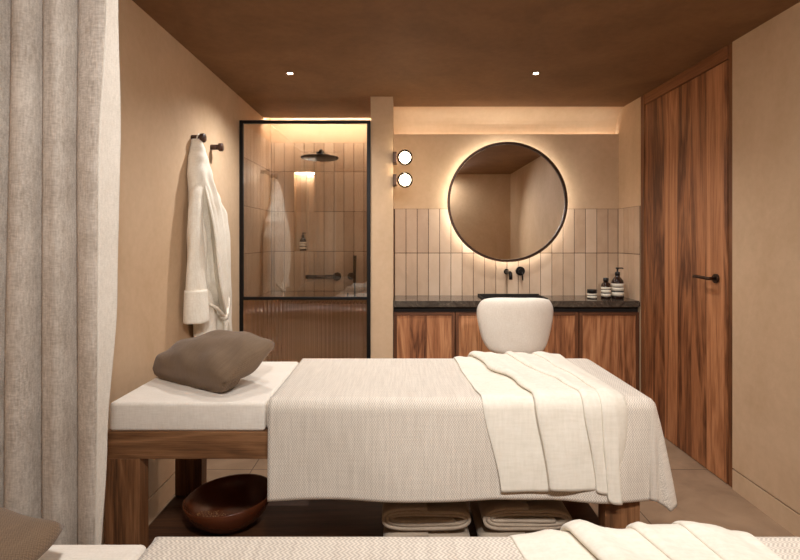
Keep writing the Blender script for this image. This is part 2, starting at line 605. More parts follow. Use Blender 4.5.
TW, TH, TG, TT = 0.092, 0.367, 0.0044, 0.009
def tiles(mb, c0, c1, z0, z1, c_seam, z_seam, place, skip=None, tw=TW):
    """individual bevelled tiles on a plane; place(c, d) -> box bounds in x/y for c span and depth"""
    k0 = math.floor((c0 - c_seam) / tw); k1 = math.ceil((c1 - c_seam) / tw)
    r0 = math.floor((z0 - z_seam) / TH); r1 = math.ceil((z1 - z_seam) / TH)
    for k in range(k0, k1):
        for r in range(r0, r1):
            a = max(c0, c_seam + k * tw) + TG / 2; b = min(c1, c_seam + (k + 1) * tw) - TG / 2
            p = max(z0, z_seam + r * TH) + TG / 2; q = min(z1, z_seam + (r + 1) * TH) - TG / 2
            if b - a < 0.006 or q - p < 0.006 or (skip and skip((a + b) / 2, (p + q) / 2)):
                continue
            x0, x1, y0, y1 = place(a, b)
            mb.box(x0, x1, y0, y1, p, q, 0.0018, 1)

# tiled cladding: grout bed plus tiles, each field a part of its wall
bk = MB().box(PXR, XR, YV - 0.0045, YV, 0.85, 1.603)
struct('tile_grout', bk, M['grout'], wb)
tm = MB()
tiles(tm, PXR, XR - TT, 0.88, 1.603, -0.043, 1.240 - TH, lambda a, b: (a, b, YV - TT, YV - 0.003))
struct('tile_cladding', tm, M['tile'], wb)
wr = bpy.data.objects['wall_right']
struct('tile_grout', MB().box(XR - 0.0045, XR, YP + 0.004, YV, 0.85, 1.603), M['grout'], wr)
tm = MB()
tiles(tm, YP + 0.004, YV - TT, 0.88, 1.603, YV - TT, 1.240 - TH, lambda a, b: (XR - TT, XR - 0.003, a, b))
struct('tile_cladding', tm, M['tile'], wr)
ZT = 2.243
inn = lambda c, z: NX0 < c < NX1 and NZ0 < z < NZ1
gm = MB().box(XL, NX0, YS - 0.0045, YS, 0, ZT).box(NX1, PXL, YS - 0.0045, YS, 0, ZT).box(NX0, NX1, YS - 0.0045, YS, 0, NZ0).box(NX0, NX1, YS - 0.0045, YS, NZ1, ZT)
struct('tile_grout', gm, M['grout'], ws)
tm = MB()
tiles(tm, XL + TT, PXL, 0.0, ZT, -1.161, 1.242 - 4 * TH, lambda a, b: (a, b, YS - TT, YS - 0.003), inn)
tiles(tm, NX0, NX1, NZ0 + 0.006, NZ1, -1.161, 1.242 - 4 * TH, lambda a, b: (a, b, YS + 0.092, YS + 0.099))
struct('tile_cladding', tm, M['tile'], ws)
wl = bpy.data.objects['wall_left']
struct('tile_grout', MB().box(XL, XL + 0.0045, YP + 0.05, YS, 0, ZT), M['grout'], wl)
tm = MB()
tiles(tm, YP + 0.05, YS - TT, 0.0, ZT, YS - TT, 1.242 - 4 * TH, lambda a, b: (XL + 0.003, XL + TT, a, b))
struct('tile_cladding', tm, M['tile'], wl)

tag(own('niche_light_strip', MB().box(NX0 + 0.01, NX1 - 0.01, YS + 0.03, YS + 0.045, NZ1 - 0.012, NZ1 - 0.001), M['niche_led'], ((NX0 + NX1) / 2, YS + 0.04, NZ1 - 0.012)),
    'warm light strip under the top of the shower niche', 'light strip')
tag(own('shower_slot_light', MB().box(XL + 0.01, PXL - 0.01, 4.395, 4.41, ZC + 0.02, ZC + 0.045), M['slot_led'], ((XL + PXL) / 2, 4.40, ZC + 0.02)),
    'warm light strip hidden in the ceiling slot over the shower', 'light strip')

# door, flush with the right wall
dr = bpy.data.objects.new('door_1', None); COL.objects.link(dr); dr.location = (XR, 3.2, 0); dr['kind'] = 'structure'
D0, D1 = 2.712, YP
ZH = 2.342
struct('door_frame', MB().box(XR + 0.008, XR + 0.1, D0, D0 + 0.035, 0, ZC, 0.002, 1).box(XR, XR + 0.1, D1 - 0.055, D1, 0, ZC, 0.002, 1), M['frame_wood'], dr)
struct('door_header', MB().box(XR, XR + 0.1, D0 + 0.036, D1 - 0.056, ZH, ZC, 0.002, 1), M['header_wood'], dr)
leaf = struct('door_leaf', MB().box(XR + 0.004, XR + 0.05, D0 + 0.039, D1 - 0.059, 0.004, ZH - 0.005, 0.002, 1), M['door_wood'], dr)
hy, hz = 2.842, 1.128
hd = MB().cyl((XR + 0.004, hy, hz), (XR - 0.008, hy, hz), 0.026)
hd.tube([(XR - 0.004, hy, hz), (XR - 0.045, hy, hz), (XR - 0.052, hy + 0.006, hz + 0.001), (XR - 0.053, hy + 0.03, hz + 0.003), (XR - 0.053, hy + 0.125, hz + 0.004)], 0.0095)
hh = struct('door_handle', hd, M['bronze'], dr); hh['label'] = 'bronze lever handle'
struct('wall_behind_door', MB().box(XR + 0.1, XR + 0.12, 2.702, YP + 0.004, 0, ZC + 0.05), M['recess'])

# ================================================================== SHOWER SCREEN
sx0, sx1 = XL + 0.001, PXL - 0.001
sc = thing('shower_screen', 'black framed shower screen with clear upper pane and ribbed lower pane', 'shower screen', ((sx0 + sx1) / 2, YP, 0))
zt, zb = 2.238, 0.912
y0, y1 = YP - 0.012, YP + 0.018
fr = MB().box(sx0, sx0 + 0.027, y0, y1, 0, zt, 0.002, 1).box(sx1 - 0.027, sx1, y0, y1, 0, zt, 0.002, 1)
fr.box(sx0 + 0.027, sx1 - 0.027, y0, y1, zt - 0.022, zt, 0.002, 1).box(sx0 + 0.027, sx1 - 0.027, y0, y1, 0, 0.03, 0.002, 1)
obj('frame', fr, M['black'], sc)
obj('crossbar', MB().box(sx0 + 0.027, sx1 - 0.027, y0, y1, zb - 0.011, zb + 0.011, 0.002, 1), M['black'], sc)
g = obj('clear_pane', MB().box(sx0 + 0.026, sx1 - 0.026, YP, YP + 0.0006, zb + 0.01, zt - 0.02), M['glass'], sc); g['label'] = 'clear glass pane'
# ribbed pane: real rounded reeds on the room side
nr = 32
px0, px1 = sx0 + 0.026, sx1 - 0.026
prof = []
for i in range(nr * 8 + 1):
    s = i / 8.0
    prof.append((px0 + (px1 - px0) * s / nr, YP - 0.0042 * abs(math.sin(PI * s)) ** 0.8))
poly = prof + [(px1, YP + 0.005), (px0, YP + 0.005)]
rp = MB()
A = [rp.bm.verts.new((x, y, 0.028)) for x, y in poly]; B = [rp.bm.verts.new((x, y, zb - 0.01)) for x, y in poly]
for k in range(len(poly)):
    k2 = (k + 1) % len(poly)
    f = rp.bm.faces.new((A[k], B[k], B[k2], A[k2])); f.smooth = k < nr * 8
rp.bm.faces.new(A); rp.bm.faces.new(B[::-1])
g = obj('ribbed_pane', rp, M['reeded'], sc); g['label'] = 'vertically ribbed glass pane'

# ================================================================== VANITY
VX0, VX1 = PXR + 0.002, XR - 0.002
CZ0, CZ1 = 0.846, 0.893
vn = thing('vanity_cabinet', 'long walnut vanity cabinet with framed doors under the dark stone counter', 'cabinet', ((VX0 + VX1) / 2, YP + 0.2, 0))
VF = YP + 0.012
obj('body', MB().box(VX0, VX0 + 0.018, VF + 0.024, YV - 0.001, 0.06, 0.795).box(VX1 - 0.018, VX1, VF + 0.024, YV - 0.001, 0.06, 0.795)
    .box(VX0 + 0.018, VX1 - 0.018, VF + 0.024, YV - 0.001, 0.06, 0.078).box(VX0 + 0.018, VX1 - 0.018, YV - 0.012, YV - 0.001, 0.078, 0.795)
    .box(VX0 + 0.018, VX1 - 0.018, VF + 0.024, VF + 0.036, 0.735, 0.795), M['cab_frame'], vn)
obj('plinth', MB().box(VX0, VX1, VF + 0.07, YV - 0.001, 0, 0.06), M['recess'], vn)
obj('shadow_gap', MB().box(VX0, VX1, VF + 0.03, VF + 0.04, 0.795, CZ0).box(VX0, VX1, YV - 0.012, YV - 0.001, 0.795, CZ0), M['recess'], vn)
edges = [VX0, 0.4135, 0.8765, 1.3395, VX1]
for k in range(4):
    a, b = edges[k] + 0.003, edges[k + 1] - 0.003
    z0, z1 = 0.066, 0.806
    dpanel = obj('door', MB().box(a + 0.02, b - 0.02, VF + 0.008, VF + 0.022, z0 + 0.02, z1 - 0.02), M['cab_wood'], vn)
    for q in (a, b - 0.024):
        obj('door_stile', MB().box(q, q + 0.024, VF, VF + 0.022, z0, z1, 0.001, 1), M['cab_frame'], dpanel)
    for q in (z0, z1 - 0.024):
        obj('door_rail', MB().box(a + 0.024, b - 0.024, VF, VF + 0.022, q, q + 0.024, 0.001, 1), M['cab_rail'], dpanel)

# counter with a rectangular basin cut into it
BX0, BX1, BY0, BY1 = 0.634, 1.120, 3.80, 4.045
ct = MB()
CYF, CYB = YP - 0.004, YV - 0.0095
ct.box(VX0, BX0, CYF, CYB, CZ0, CZ1, 0.002, 1).box(BX1, VX1 - 0.009, CYF, CYB, CZ0, CZ1, 0.002, 1)
ct.box(BX0, BX1, CYF, BY0, CZ0, CZ1).box(BX0, BX1, BY1, CYB, CZ0, CZ1)
top = tag(own('vanity_counter', ct, M['stone'], ((VX0 + VX1) / 2, YP + 0.2, CZ0)), 'dark veined stone countertop running along the tiled vanity wall', 'countertop')
bs = MB()
t = 0.01
bs.box(BX0 - t, BX0, BY0 - t, BY1 + t, 0.76, CZ0).box(BX1, BX1 + t, BY0 - t, BY1 + t, 0.76, CZ0)
bs.box(BX0, BX1, BY0 - t, BY0, 0.76, CZ0).box(BX0, BX1, BY1, BY1 + t, 0.76, CZ0).box(BX0, BX1, BY0, BY1, 0.76, 0.77)
bs.box(BX0 - 0.004, BX1 + 0.004, BY1 - 0.004, BY1 + 0.012, CZ0, CZ1 + 0.018, 0.001, 1)
bs.box(BX0 - 0.004, BX0 + 0.008, BY0, BY1, CZ0, CZ1 + 0.012, 0.001, 1).box(BX1 - 0.008, BX1 + 0.004, BY0, BY1, CZ0, CZ1 + 0.012, 0.001, 1)
sk = thing('wash_basin', 'dark rectangular wash basin set into the stone counter behind the chair', 'sink', ((BX0 + BX1) / 2, (BY0 + BY1) / 2, 0.76))
obj('basin', bs, M['recess'], sk)
obj('drain', MB().cyl((0.877, 3.92, 0.77), (0.877, 3.92, 0.775), 0.025), M['black'], sk)

# wall tap
WY = YV - TT
tp = thing('wall_tap', 'matte black wall spout and lever valve under the round mirror', 'tap', (0.93, WY, 1.085))
sp = MB().cyl((0.872, WY, 1.088), (0.872, WY - 0.008, 1.088), 0.022)
sp.tube([(0.872, WY, 1.088), (0.872, WY - 0.125, 1.088), (0.872, WY - 0.148, 1.082), (0.872, WY - 0.158, 1.066), (0.872, WY - 0.158, 1.035)], 0.0145, 16)
obj('spout', sp, M['black'], tp)
hv = MB().cyl((0.984, WY, 1.093), (0.984, WY - 0.012, 1.093), 0.037, 32).cyl((0.984, WY - 0.01, 1.093), (0.984, WY - 0.05, 1.093), 0.02)
v = obj('valve', hv, M['black'], tp)
obj('lever', MB().tube([(0.992, WY - 0.045, 1.09), (0.994, WY - 0.048, 1.02)], 0.0055), M['black'], v)

# round backlit mirror
mc = Vector((0.860, 4.005, 1.651)); mr = 0.471
mi = thing('round_mirror', 'large round backlit mirror with thin dark frame above the counter', 'mirror', mc)
rim = MB().lathe([(mr - 0.010, 0.0), (mr - 0.010, -0.012), (mr + 0.010, -0.012), (mr + 0.010, 0.010), (mr - 0.010, 0.010), (mr - 0.010, 0.0)], mc, 96, 'Y', True)
obj('frame', rim, M['bronze'], mi)
obj('glass', MB().lathe([(0, 0.0), (mr - 0.0105, 0.0), (mr - 0.0105, 0.006), (0, 0.006)], mc, 96, 'Y', True), M['mirror'], mi)
obj('backing', MB().lathe([(0, 0.0065), (mr - 0.02, 0.0065), (mr - 0.02, 0.024), (0, 0.024)], mc, 96, 'Y'), M['black'], mi)
obj('light_ring', MB().lathe([(mr - 0.036, 0.0245), (mr - 0.020, 0.0245), (mr - 0.020, 0.031), (mr - 0.036, 0.031), (mr - 0.036, 0.0245)], mc, 96, 'Y'), M['halo_led'], mi)
obj('mount', MB().box(mc.x - 0.2, mc.x + 0.2, mc.y + 0.024, WY - 0.001, mc.z - 0.04, mc.z + 0.2), M['black'], mi)

# two globe lamps on the side of the partition
def globe_lamp(z, label):
    gx, gy = 0.037, 3.665
    g = thing('globe_wall_lamp', label, 'wall lamp', (PXR, gy, z), 'globe lamps on the partition')
    obj('wall_plate', MB().box(PXR + 0.0005, PXR + 0.028, gy - 0.02, YP + 0.045, z - 0.04, z + 0.04, 0.003, 1), M['bronze'], g)
    obj('neck', MB().cyl((PXR + 0.027, gy, z), (gx - 0.045, gy, z), 0.014), M['bronze'], g)
    def ball(r):
        return [(r * math.sin(PI * k / 20) if 0 < k < 20 else 0, -r * math.cos(PI * k / 20)) for k in range(21)]
    obj('bulb', MB().lathe(ball(0.042), (gx, gy, z), 32), M['globe'], g)
    s = obj('glass_globe', MB().lathe(ball(0.058), (gx, gy, z), 40), M['bulb_glass'], g); s['label'] = 'clear glass outer globe'
globe_lamp(H + (240 - 157.5) * 3.665 / F, 'glowing globe wall lamp on the partition, upper of the pair')
globe_lamp(H + (240 - 180) * 3.665 / F, 'glowing globe wall lamp on the partition, lower of the pair')

# bottles
def label_bands(root, c, r, z0, bands):
    for a, b, dark in bands:
        m = MB().lathe([(r - 0.001, a), (r + 0.0008, a), (r + 0.0008, b), (r - 0.001, b)], (c[0], c[1], z0), 36)
        o = obj('label_band' if dark else 'label', m, M['label_band'] if dark else M['label_paper'], root)
        o['label'] = 'black label band' if dark else 'cream paper label'

def pump_bottle(c, z, s, label, group=None):
    """round shouldered bottle with pump; s scales a 0.17 m body"""
    b = thing('pump_bottle', label, 'bottle', (c[0], c[1], z), group)
    r = 0.045 * s
    obj('bottle_body', MB().lathe([(0, 0), (r * 0.95, 0), (r, 0.004 * s), (r, 0.125 * s), (r * 0.9, 0.142 * s), (r * 0.55, 0.162 * s), (r * 0.36, 0.172 * s), (r * 0.36, 0.185 * s), (0, 0.185 * s)], (c[0], c[1], z), 36), M['amber'], b)
    label_bands(b, c, r, z, [(0.022 * s, 0.052 * s, False), (0.052 * s, 0.062 * s, True), (0.062 * s, 0.088 * s, False), (0.088 * s, 0.092 * s, True), (0.092 * s, 0.118 * s, False)])
    p = MB().lathe([(0, 0.18 * s), (r * 0.42, 0.18 * s), (r * 0.42, 0.204 * s), (r * 0.15, 0.208 * s), (r * 0.15, 0.228 * s), (r * 0.3, 0.23 * s), (r * 0.3, 0.24 * s), (0, 0.242 * s)], (c[0], c[1], z), 24)
    p.tube([(c[0], c[1], z + 0.236 * s), (c[0] + 0.035 * s, c[1] - 0.004, z + 0.236 * s), (c[0] + 0.042 * s, c[1] - 0.005, z + 0.230 * s)], 0.0045 * s)
    obj('pump', p, M['cap'], b)
    return b
pump_bottle((1.690, 3.885), CZ1, 1.0, 'tall dark amber pump bottle with striped label at the counter end', 'toiletries on the counter')
c = (1.600, 3.885)
b = thing('lotion_bottle', 'dark screw cap bottle with striped label between the jar and the pump bottle', 'bottle', (*c, CZ1), 'toiletries on the counter')
r = 0.036
obj('bottle_body', MB().lathe([(0, 0), (r * 0.95, 0), (r, 0.004), (r, 0.098), (r * 0.9, 0.112), (r * 0.5, 0.128), (r * 0.45, 0.135), (0, 0.135)], (*c, CZ1), 36), M['amber'], b)
label_bands(b, c, r, CZ1, [(0.018, 0.040, False), (0.040, 0.046, True), (0.046, 0.068, False), (0.068, 0.073, True), (0.073, 0.090, False)])
obj('cap', MB().lathe([(0, 0.133), (r * 0.56, 0.133), (r * 0.56, 0.160), (0, 0.162)], (*c, CZ1), 28), M['cap'], b)
c = (1.492, 3.885)
b = thing('cosmetic_jar', 'small squat jar with dark lid and striped label on the counter', 'jar', (*c, CZ1), 'toiletries on the counter')
r = 0.036
obj('jar_body', MB().lathe([(0, 0), (r * 0.97, 0), (r, 0.003), (r, 0.046), (0, 0.047)], (*c, CZ1), 36), M['amber'], b)
label_bands(b, c, r, CZ1, [(0.006, 0.022, False), (0.022, 0.027, True), (0.027, 0.040, False)])
obj('lid', MB().lathe([(0, 0.046), (r * 1.01, 0.046), (r * 1.01, 0.068), (r * 0.97, 0.070), (0, 0.070)], (*c, CZ1), 36), M['cap'], b)
pump_bottle((-0.905, YS + 0.045), NZ0 + 0.006, 0.70, 'small pump bottle with cream label inside the lit shower niche')

# ================================================================== SHOWER FITTINGS
TY = YS - TT
sh = thing('rain_shower', 'round black rain shower head on a wall arm behind the glass', 'shower head', (-0.68, TY, 2.06))
ar = MB().cyl((-0.67, TY, 2.105), (-0.67, TY - 0.012, 2.105), 0.034)
ar.tube([(-0.67, TY - 0.01, 2.105), (-0.67, 4.24, 2.105), (-0.67, 4.215, 2.095), (-0.67, 4.205, 2.065)], 0.014)
obj('arm', ar, M['black'], sh)
hd = MB().lathe([(0, 2.030), (0.150, 2.030), (0.158, 2.036), (0.158, 2.042), (0.10, 2.050), (0.03, 2.056), (0.028, 2.085), (0, 2.085)], (-0.675, 4.205, 0), 48)
obj('head', hd, M['black'], sh)
mx = thing('shower_mixer', 'dark horizontal shower mixer bar on the tiled shower wall', 'shower mixer', (-0.70, TY, 1.01))
zb_ = 1.012
obj('bar', MB().cyl((-0.86, TY - 0.05, zb_), (-0.60, TY - 0.05, zb_), 0.018), M['bronze'], mx)
obj('inlet', MB().cyl((-0.80, TY, zb_), (-0.80, TY - 0.05, zb_), 0.014), M['bronze'], mx)
obj('inlet', MB().cyl((-0.655, TY, zb_), (-0.655, TY - 0.05, zb_), 0.014), M['bronze'], mx)
k_ = MB().cyl((-0.575, TY, zb_ + 0.002), (-0.575, TY - 0.07, zb_ + 0.002), 0.036, 32); obj('knob', k_, M['black'], mx)
hs = thing('hand_shower', 'slim black hand shower wand in its round wall holder', 'shower wand', (-0.44, TY, 1.0))
obj('holder', MB().cyl((-0.448, TY, 1.016), (-0.448, TY - 0.045, 1.016), 0.032, 28), M['black'], hs)
obj('wand', MB().tube([(-0.415, TY - 0.045, 0.955), (-0.415, TY - 0.045, 1.05), (-0.412, TY - 0.045, 1.205)], [0.012, 0.013, 0.016]), M['black'], hs)
obj('hose', MB().tube([(-0.415, TY - 0.045, 0.957), (-0.412, TY - 0.045, 0.80), (-0.43, TY - 0.04, 0.62), (-0.47, TY - 0.035, 0.55), (-0.50, TY - 0.03, 0.62), (-0.485, TY - 0.02, 0.80), (-0.48, TY, 0.86)], 0.008), M['black'], hs)

# ================================================================== HOOKS AND ROBE
def hook(y, label):
    z = 1.934
    h = thing('wall_hook', label, 'hook', (XL, y, z), 'wooden coat pegs on the left wall')
    obj('peg', MB().lathe([(0, 0.0005), (0.017, 0.0005), (0.017, 0.05), (0, 0.05)], (XL, y, z), 24, 'X'), M['dark_wood'], h)
    obj('knob', MB().lathe([(0.0, 0.049), (0.019, 0.049), (0.026, 0.053), (0.026, 0.072), (0.022, 0.076), (0, 0.076)], (XL, y, z), 24, 'X'), M['dark_wood'], h)
hook(2.875, 'dark wooden wall peg that the robe hangs from')
hook(3.164, 'empty dark wooden wall peg beside the shower screen')

rb = thing('bathrobe', 'cream bathrobe hanging from the dark wall peg on the left wall', 'bathrobe', (XL, 2.86, 1.90))
X0 = XL + 0.004
RT = [  # z, centre y, half width, depth from wall
    (1.925, (2.866, 0.008, 0.046)), (1.90, (2.860, 0.014, 0.062)), (1.86, (2.846, 0.024, 0.080)), (1.80, (2.832, 0.046, 0.098)), (1.716, (2.842, 0.086, 0.112)),
    (1.583, (2.906, 0.148, 0.120)), (1.497, (2.950, 0.200, 0.124)), (1.347, (2.968, 0.236, 0.128)), (1.05, (2.985, 0.226, 0.128)), (0.86, (3.02, 0.205, 0.124)), (0.62, (3.05, 0.205, 0.13))]
RTs = sorted(RT)
def robe(u, v):
    z = lerp(1.925, 0.62, v)
    yc, w, d = interp(RTs, z)
    a = 2 * PI * u
    ca, sa = math.cos(a), math.sin(a)
    sup = 0.75
    dy = math.copysign(abs(ca) ** sup, ca) * w
    dx = math.copysign(abs(sa) ** sup, sa) * d / 2 + d / 2
    amp = smooth(1.88, 1.5, z)
    fold = (0.014 * math.sin(dy * 58 + z * 3.0 + 1.2) + 0.010 * nz(dy * 14, z * 2.2, 3)) * amp
    if sa > -0.2:
        dx += fold * max(0, sa)
        dx -= 0.10 * amp * math.exp(-((dy - lerp(-0.152, -0.035, smooth(1.12, 0.9, z))) / 0.020) ** 2) * max(0, sa)
    dy += 0.010 * nz(z * 5, a * 2, 1) * amp
    return Vector((X0 + max(0.0, dx), yc + dy, z)), (u, v * 1.3)
obj('robe_body', MB().grid(robe, 72, 90, close_u=True), M['robe'], rb, solid=0.006)
obj('collar_loop', MB().tube([(XL + 0.03, 2.858, 1.912), (XL + 0.038, 2.857, 1.94), (XL + 0.040, 2.872, 1.9555), (XL + 0.038, 2.886, 1.94), (XL + 0.032, 2.872, 1.912)], 0.004), M['robe'], rb)
# near sleeve, hanging in front of the body
ST = sorted([(1.66, (2.790, 0.075, 0.034, 0.026)), (1.60, (2.768, 0.072, 0.042, 0.030)), (1.497, (2.752, 0.072, 0.046, 0.034)), (1.347, (2.742, 0.074, 0.052, 0.038)), (1.09, (2.735, 0.080, 0.064, 0.047)), (0.905, (2.738, 0.084, 0.070, 0.054))])
def sleeve(u, v):
    z = lerp(1.66, 0.905, v)
    yc, xc, w, d = interp(ST, z)
    a = 2 * PI * u
    f = 1 + 0.10 * math.sin(3 * a + z * 9) * smooth(1.6, 1.2, z) + 0.06 * nz(math.cos(a) * 2, math.sin(a) * 2, z * 6)
    return Vector((XL + xc + d * f * math.sin(a), yc + w * f * math.cos(a), z)), (u * 0.4, z)
sl = obj('sleeve', MB().grid(sleeve, 40, 60, close_u=True), M['robe'], rb, solid=0.006)
def cuff(u, v):
    z = lerp(1.075, 0.898, v)
    yc, xc, w, d = interp(ST, z)
    a = 2 * PI * u
    f = 1.07 + 0.08 * math.sin(3 * a + z * 9) + 0.05 * nz(math.cos(a) * 2, math.sin(a) * 2, z * 5)
    return Vector((XL + xc + d * f * math.sin(a), yc + w * f * math.cos(a), z)), (u * 0.4, z)
o = obj('cuff', MB().grid(cuff, 40, 14, close_u=True), M['robe'], sl, solid=0.010); o['label'] = 'turned back cuff'
# lapel strip down the front opening
LP = [(1.68, 2.785, 0.100), (1.58, 2.770, 0.128), (1.48, 2.772, 0.150), (1.364, 2.782, 0.166), (1.14, 2.815, 0.176), (1.02, 2.870, 0.174), (0.94, 2.935, 0.166), (0.90, 2.970, 0.158)]
lpts = catmull(LP, 40)
def lapel(u, v):
    z, y, x = lpts[int(round(v * 40))]
    w = 0.075 * (0.35 + 0.65 * math.sin(PI * min(1, 0.12 + v * 0.86)))
    return Vector((XL + x + 0.008 * math.sin(PI * u) - 0.045 * u * u, y + w * u, z)), (u * 0.1, z)
obj('lapel', MB().grid(lapel, 8, 40), M['robe'], rb, solid=0.008)
bl = MB()
kn = (XL + 0.152, 2.972, 0.888)
bl.tube([(XL + 0.128, 2.80, 0.99), (XL + 0.146, 2.87, 0.955), (XL + 0.152, 2.93, 0.915), kn], [0.006, 0.010, 0.010, 0.011])
bl.tube([(XL + 0.085, 3.19, 1.05), (XL + 0.125, 3.12, 0.97), (XL + 0.150, 3.03, 0.90), kn], [0.006, 0.010, 0.010, 0.011])
bl.tube([(kn[0] - 0.01, kn[1] - 0.022, kn[2] + 0.012), kn, (kn[0] + 0.004, kn[1] + 0.022, kn[2] - 0.012)], [0.011, 0.022, 0.012])
bl.tube([kn, (XL + 0.156, 2.985, 0.84), (XL + 0.152, 2.98, 0.76), (XL + 0.150, 2.975, 0.68)], [0.010, 0.012, 0.013, 0.014])
bl.tube([kn, (XL + 0.158, 3.01, 0.85), (XL + 0.154, 3.05, 0.79), (XL + 0.150, 3.06, 0.72)], [0.010, 0.012, 0.013, 0.014])
obj('belt', bl, M['robe'], rb)

# ================================================================== CHAIR at the vanity
CXC = 0.742
ch = thing('upholstered_chair', 'cream upholstered chair with rounded back facing the vanity', 'chair', (0.715, 3.32, 0))
CYc = 3.12
def chair_back(side):
    def fn(u, v):
        a, b = 2 * u - 1, 2 * v - 1
        kx = a * math.sqrt(max(0.0, 1 - 0.30 * b ** 4)) / math.sqrt(0.95)
        kz = b * math.sqrt(max(0.0, 1 - 0.20 * a ** 4)) / math.sqrt(0.98)
        wid = lerp(0.206, 0.250, smooth(-1.1, 0.6, kz))
        x = kx * wid
        z = 0.808 + kz * 0.176
        curve = 0.09 * min(1.2, abs(kx)) ** 2.2
        edge = (max(0, 1 - abs(a) ** 6) * max(0, 1 - abs(b) ** 6)) ** 0.5
        return Vector((CXC + x, CYc + 0.03 * (z - 0.8) + curve + 0.10 * x + side * 0.032 * edge, z + 0.03 * x * -0.6)), (x, z)
    return fn
cb = MB().grid(chair_back(-1), 36, 28).grid(chair_back(1), 36, 28)
bmesh.ops.remove_doubles(cb.bm, verts=cb.bm.verts[:], dist=0.0008)
obj('backrest', cb, M['chair'], ch)
def seat(side):
    def fn(u, v):
        a, b = 2 * u - 1, 2 * v - 1
        x = a * math.sqrt(max(0, 1 - b * b * 0.42)) * 0.25
        y = b * math.sqrt(max(0, 1 - a * a * 0.42)) * 0.24
        e = max(0, (1 - abs(a) ** 6) * (1 - abs(b) ** 6)) ** 0.5
        return Vector((CXC + x, 3.36 + y, 0.435 + side * 0.05 * e)), (x, y)
    return fn
st = MB().grid(seat(-1), 28, 28).grid(seat(1), 28, 28)
bmesh.ops.remove_doubles(st.bm, verts=st.bm.verts[:], dist=0.0008)
obj('seat', st, M['chair'], ch)
obj('back_support', MB().tube([(0.716, 3.22, 0.41), (0.716, 3.13, 0.44), (0.716, 3.11, 0.60), (0.716, 3.125, 0.72)], 0.018), M['dark_wood'], ch)
for sx in (-1, 1):
    for sy in (-1, 1):
        obj('leg', MB().tube([(0.716 + sx * 0.15, 3.36 + sy * 0.14, 0.415), (0.716 + sx * 0.20, 3.36 + sy * 0.19, 0.0)], [0.018, 0.012]), M['dark_wood'], ch)

# ================================================================== MASSAGE TABLES
TZ = 0.740
TX0, TX1, TY0, TY1 = -1.099, 0.894, 1.862, 2.508
SPLIT = -0.503
SHZ = 0.100
tb = thing('massage_table', 'walnut massage table with lower shelf, middle of the room, brown pillow at its head', 'massage table', (-0.1, 2.185, 0), 'massage tables')
def pad(x0, x1, z0, z1, y0, y1, r):
    m = MB().box(x0, x1, y0, y1, z0, z1, r, 5)
    return m
MZ0 = 0.632
obj('head_mattress', pad(TX0 + 0.012, SPLIT - 0.001, MZ0, TZ, TY0 + 0.002, TY1, 0.014), M['mattress'], tb)
obj('mattress', pad(SPLIT + 0.001, TX1 + 0.050, MZ0, TZ, TY0 + 0.002, TY1, 0.02), M['mattress'], tb)
FZ0, FZ1 = 0.531, 0.632
rl = MB().box(TX0, TX1, TY0, TY0 + 0.035, FZ0, FZ1, 0.0015, 1).box(TX0, TX1, TY1 - 0.035, TY1, FZ0, FZ1, 0.0015, 1)
rl.box(TX0, TX0 + 0.035, TY0 + 0.035, TY1 - 0.035, FZ0, FZ1, 0.0015, 1).box(TX1 - 0.035, TX1, TY0 + 0.035, TY1 - 0.035, FZ0, FZ1, 0.0015, 1)
rl.box(TX0 + 0.035, TX1 - 0.035, TY0 + 0.035, TY1 - 0.035, FZ1 - 0.03, FZ1 - 0.005)
obj('frame', rl, M['table_rail'], tb)
LW, LD = 0.130, 0.066
for lx in (TX0, TX1 - LW):
    for ly in (TY0, TY1 - LD):
        obj('leg', MB().box(lx, lx + LW, ly, ly + LD, 0, FZ0, 0.0015, 1), M['table_leg'], tb)
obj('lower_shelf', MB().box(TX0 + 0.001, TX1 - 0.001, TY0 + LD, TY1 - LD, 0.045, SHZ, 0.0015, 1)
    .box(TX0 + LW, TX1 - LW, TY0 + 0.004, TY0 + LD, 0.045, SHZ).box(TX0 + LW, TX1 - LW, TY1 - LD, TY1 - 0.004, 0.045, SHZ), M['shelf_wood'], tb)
DY = -1.502                                      # the front table stands this much nearer
dup(tb, (tb.location[0], tb.location[1] + DY, 0), 'massage table in the foreground, only its mattress end and top showing', 'massage tables')

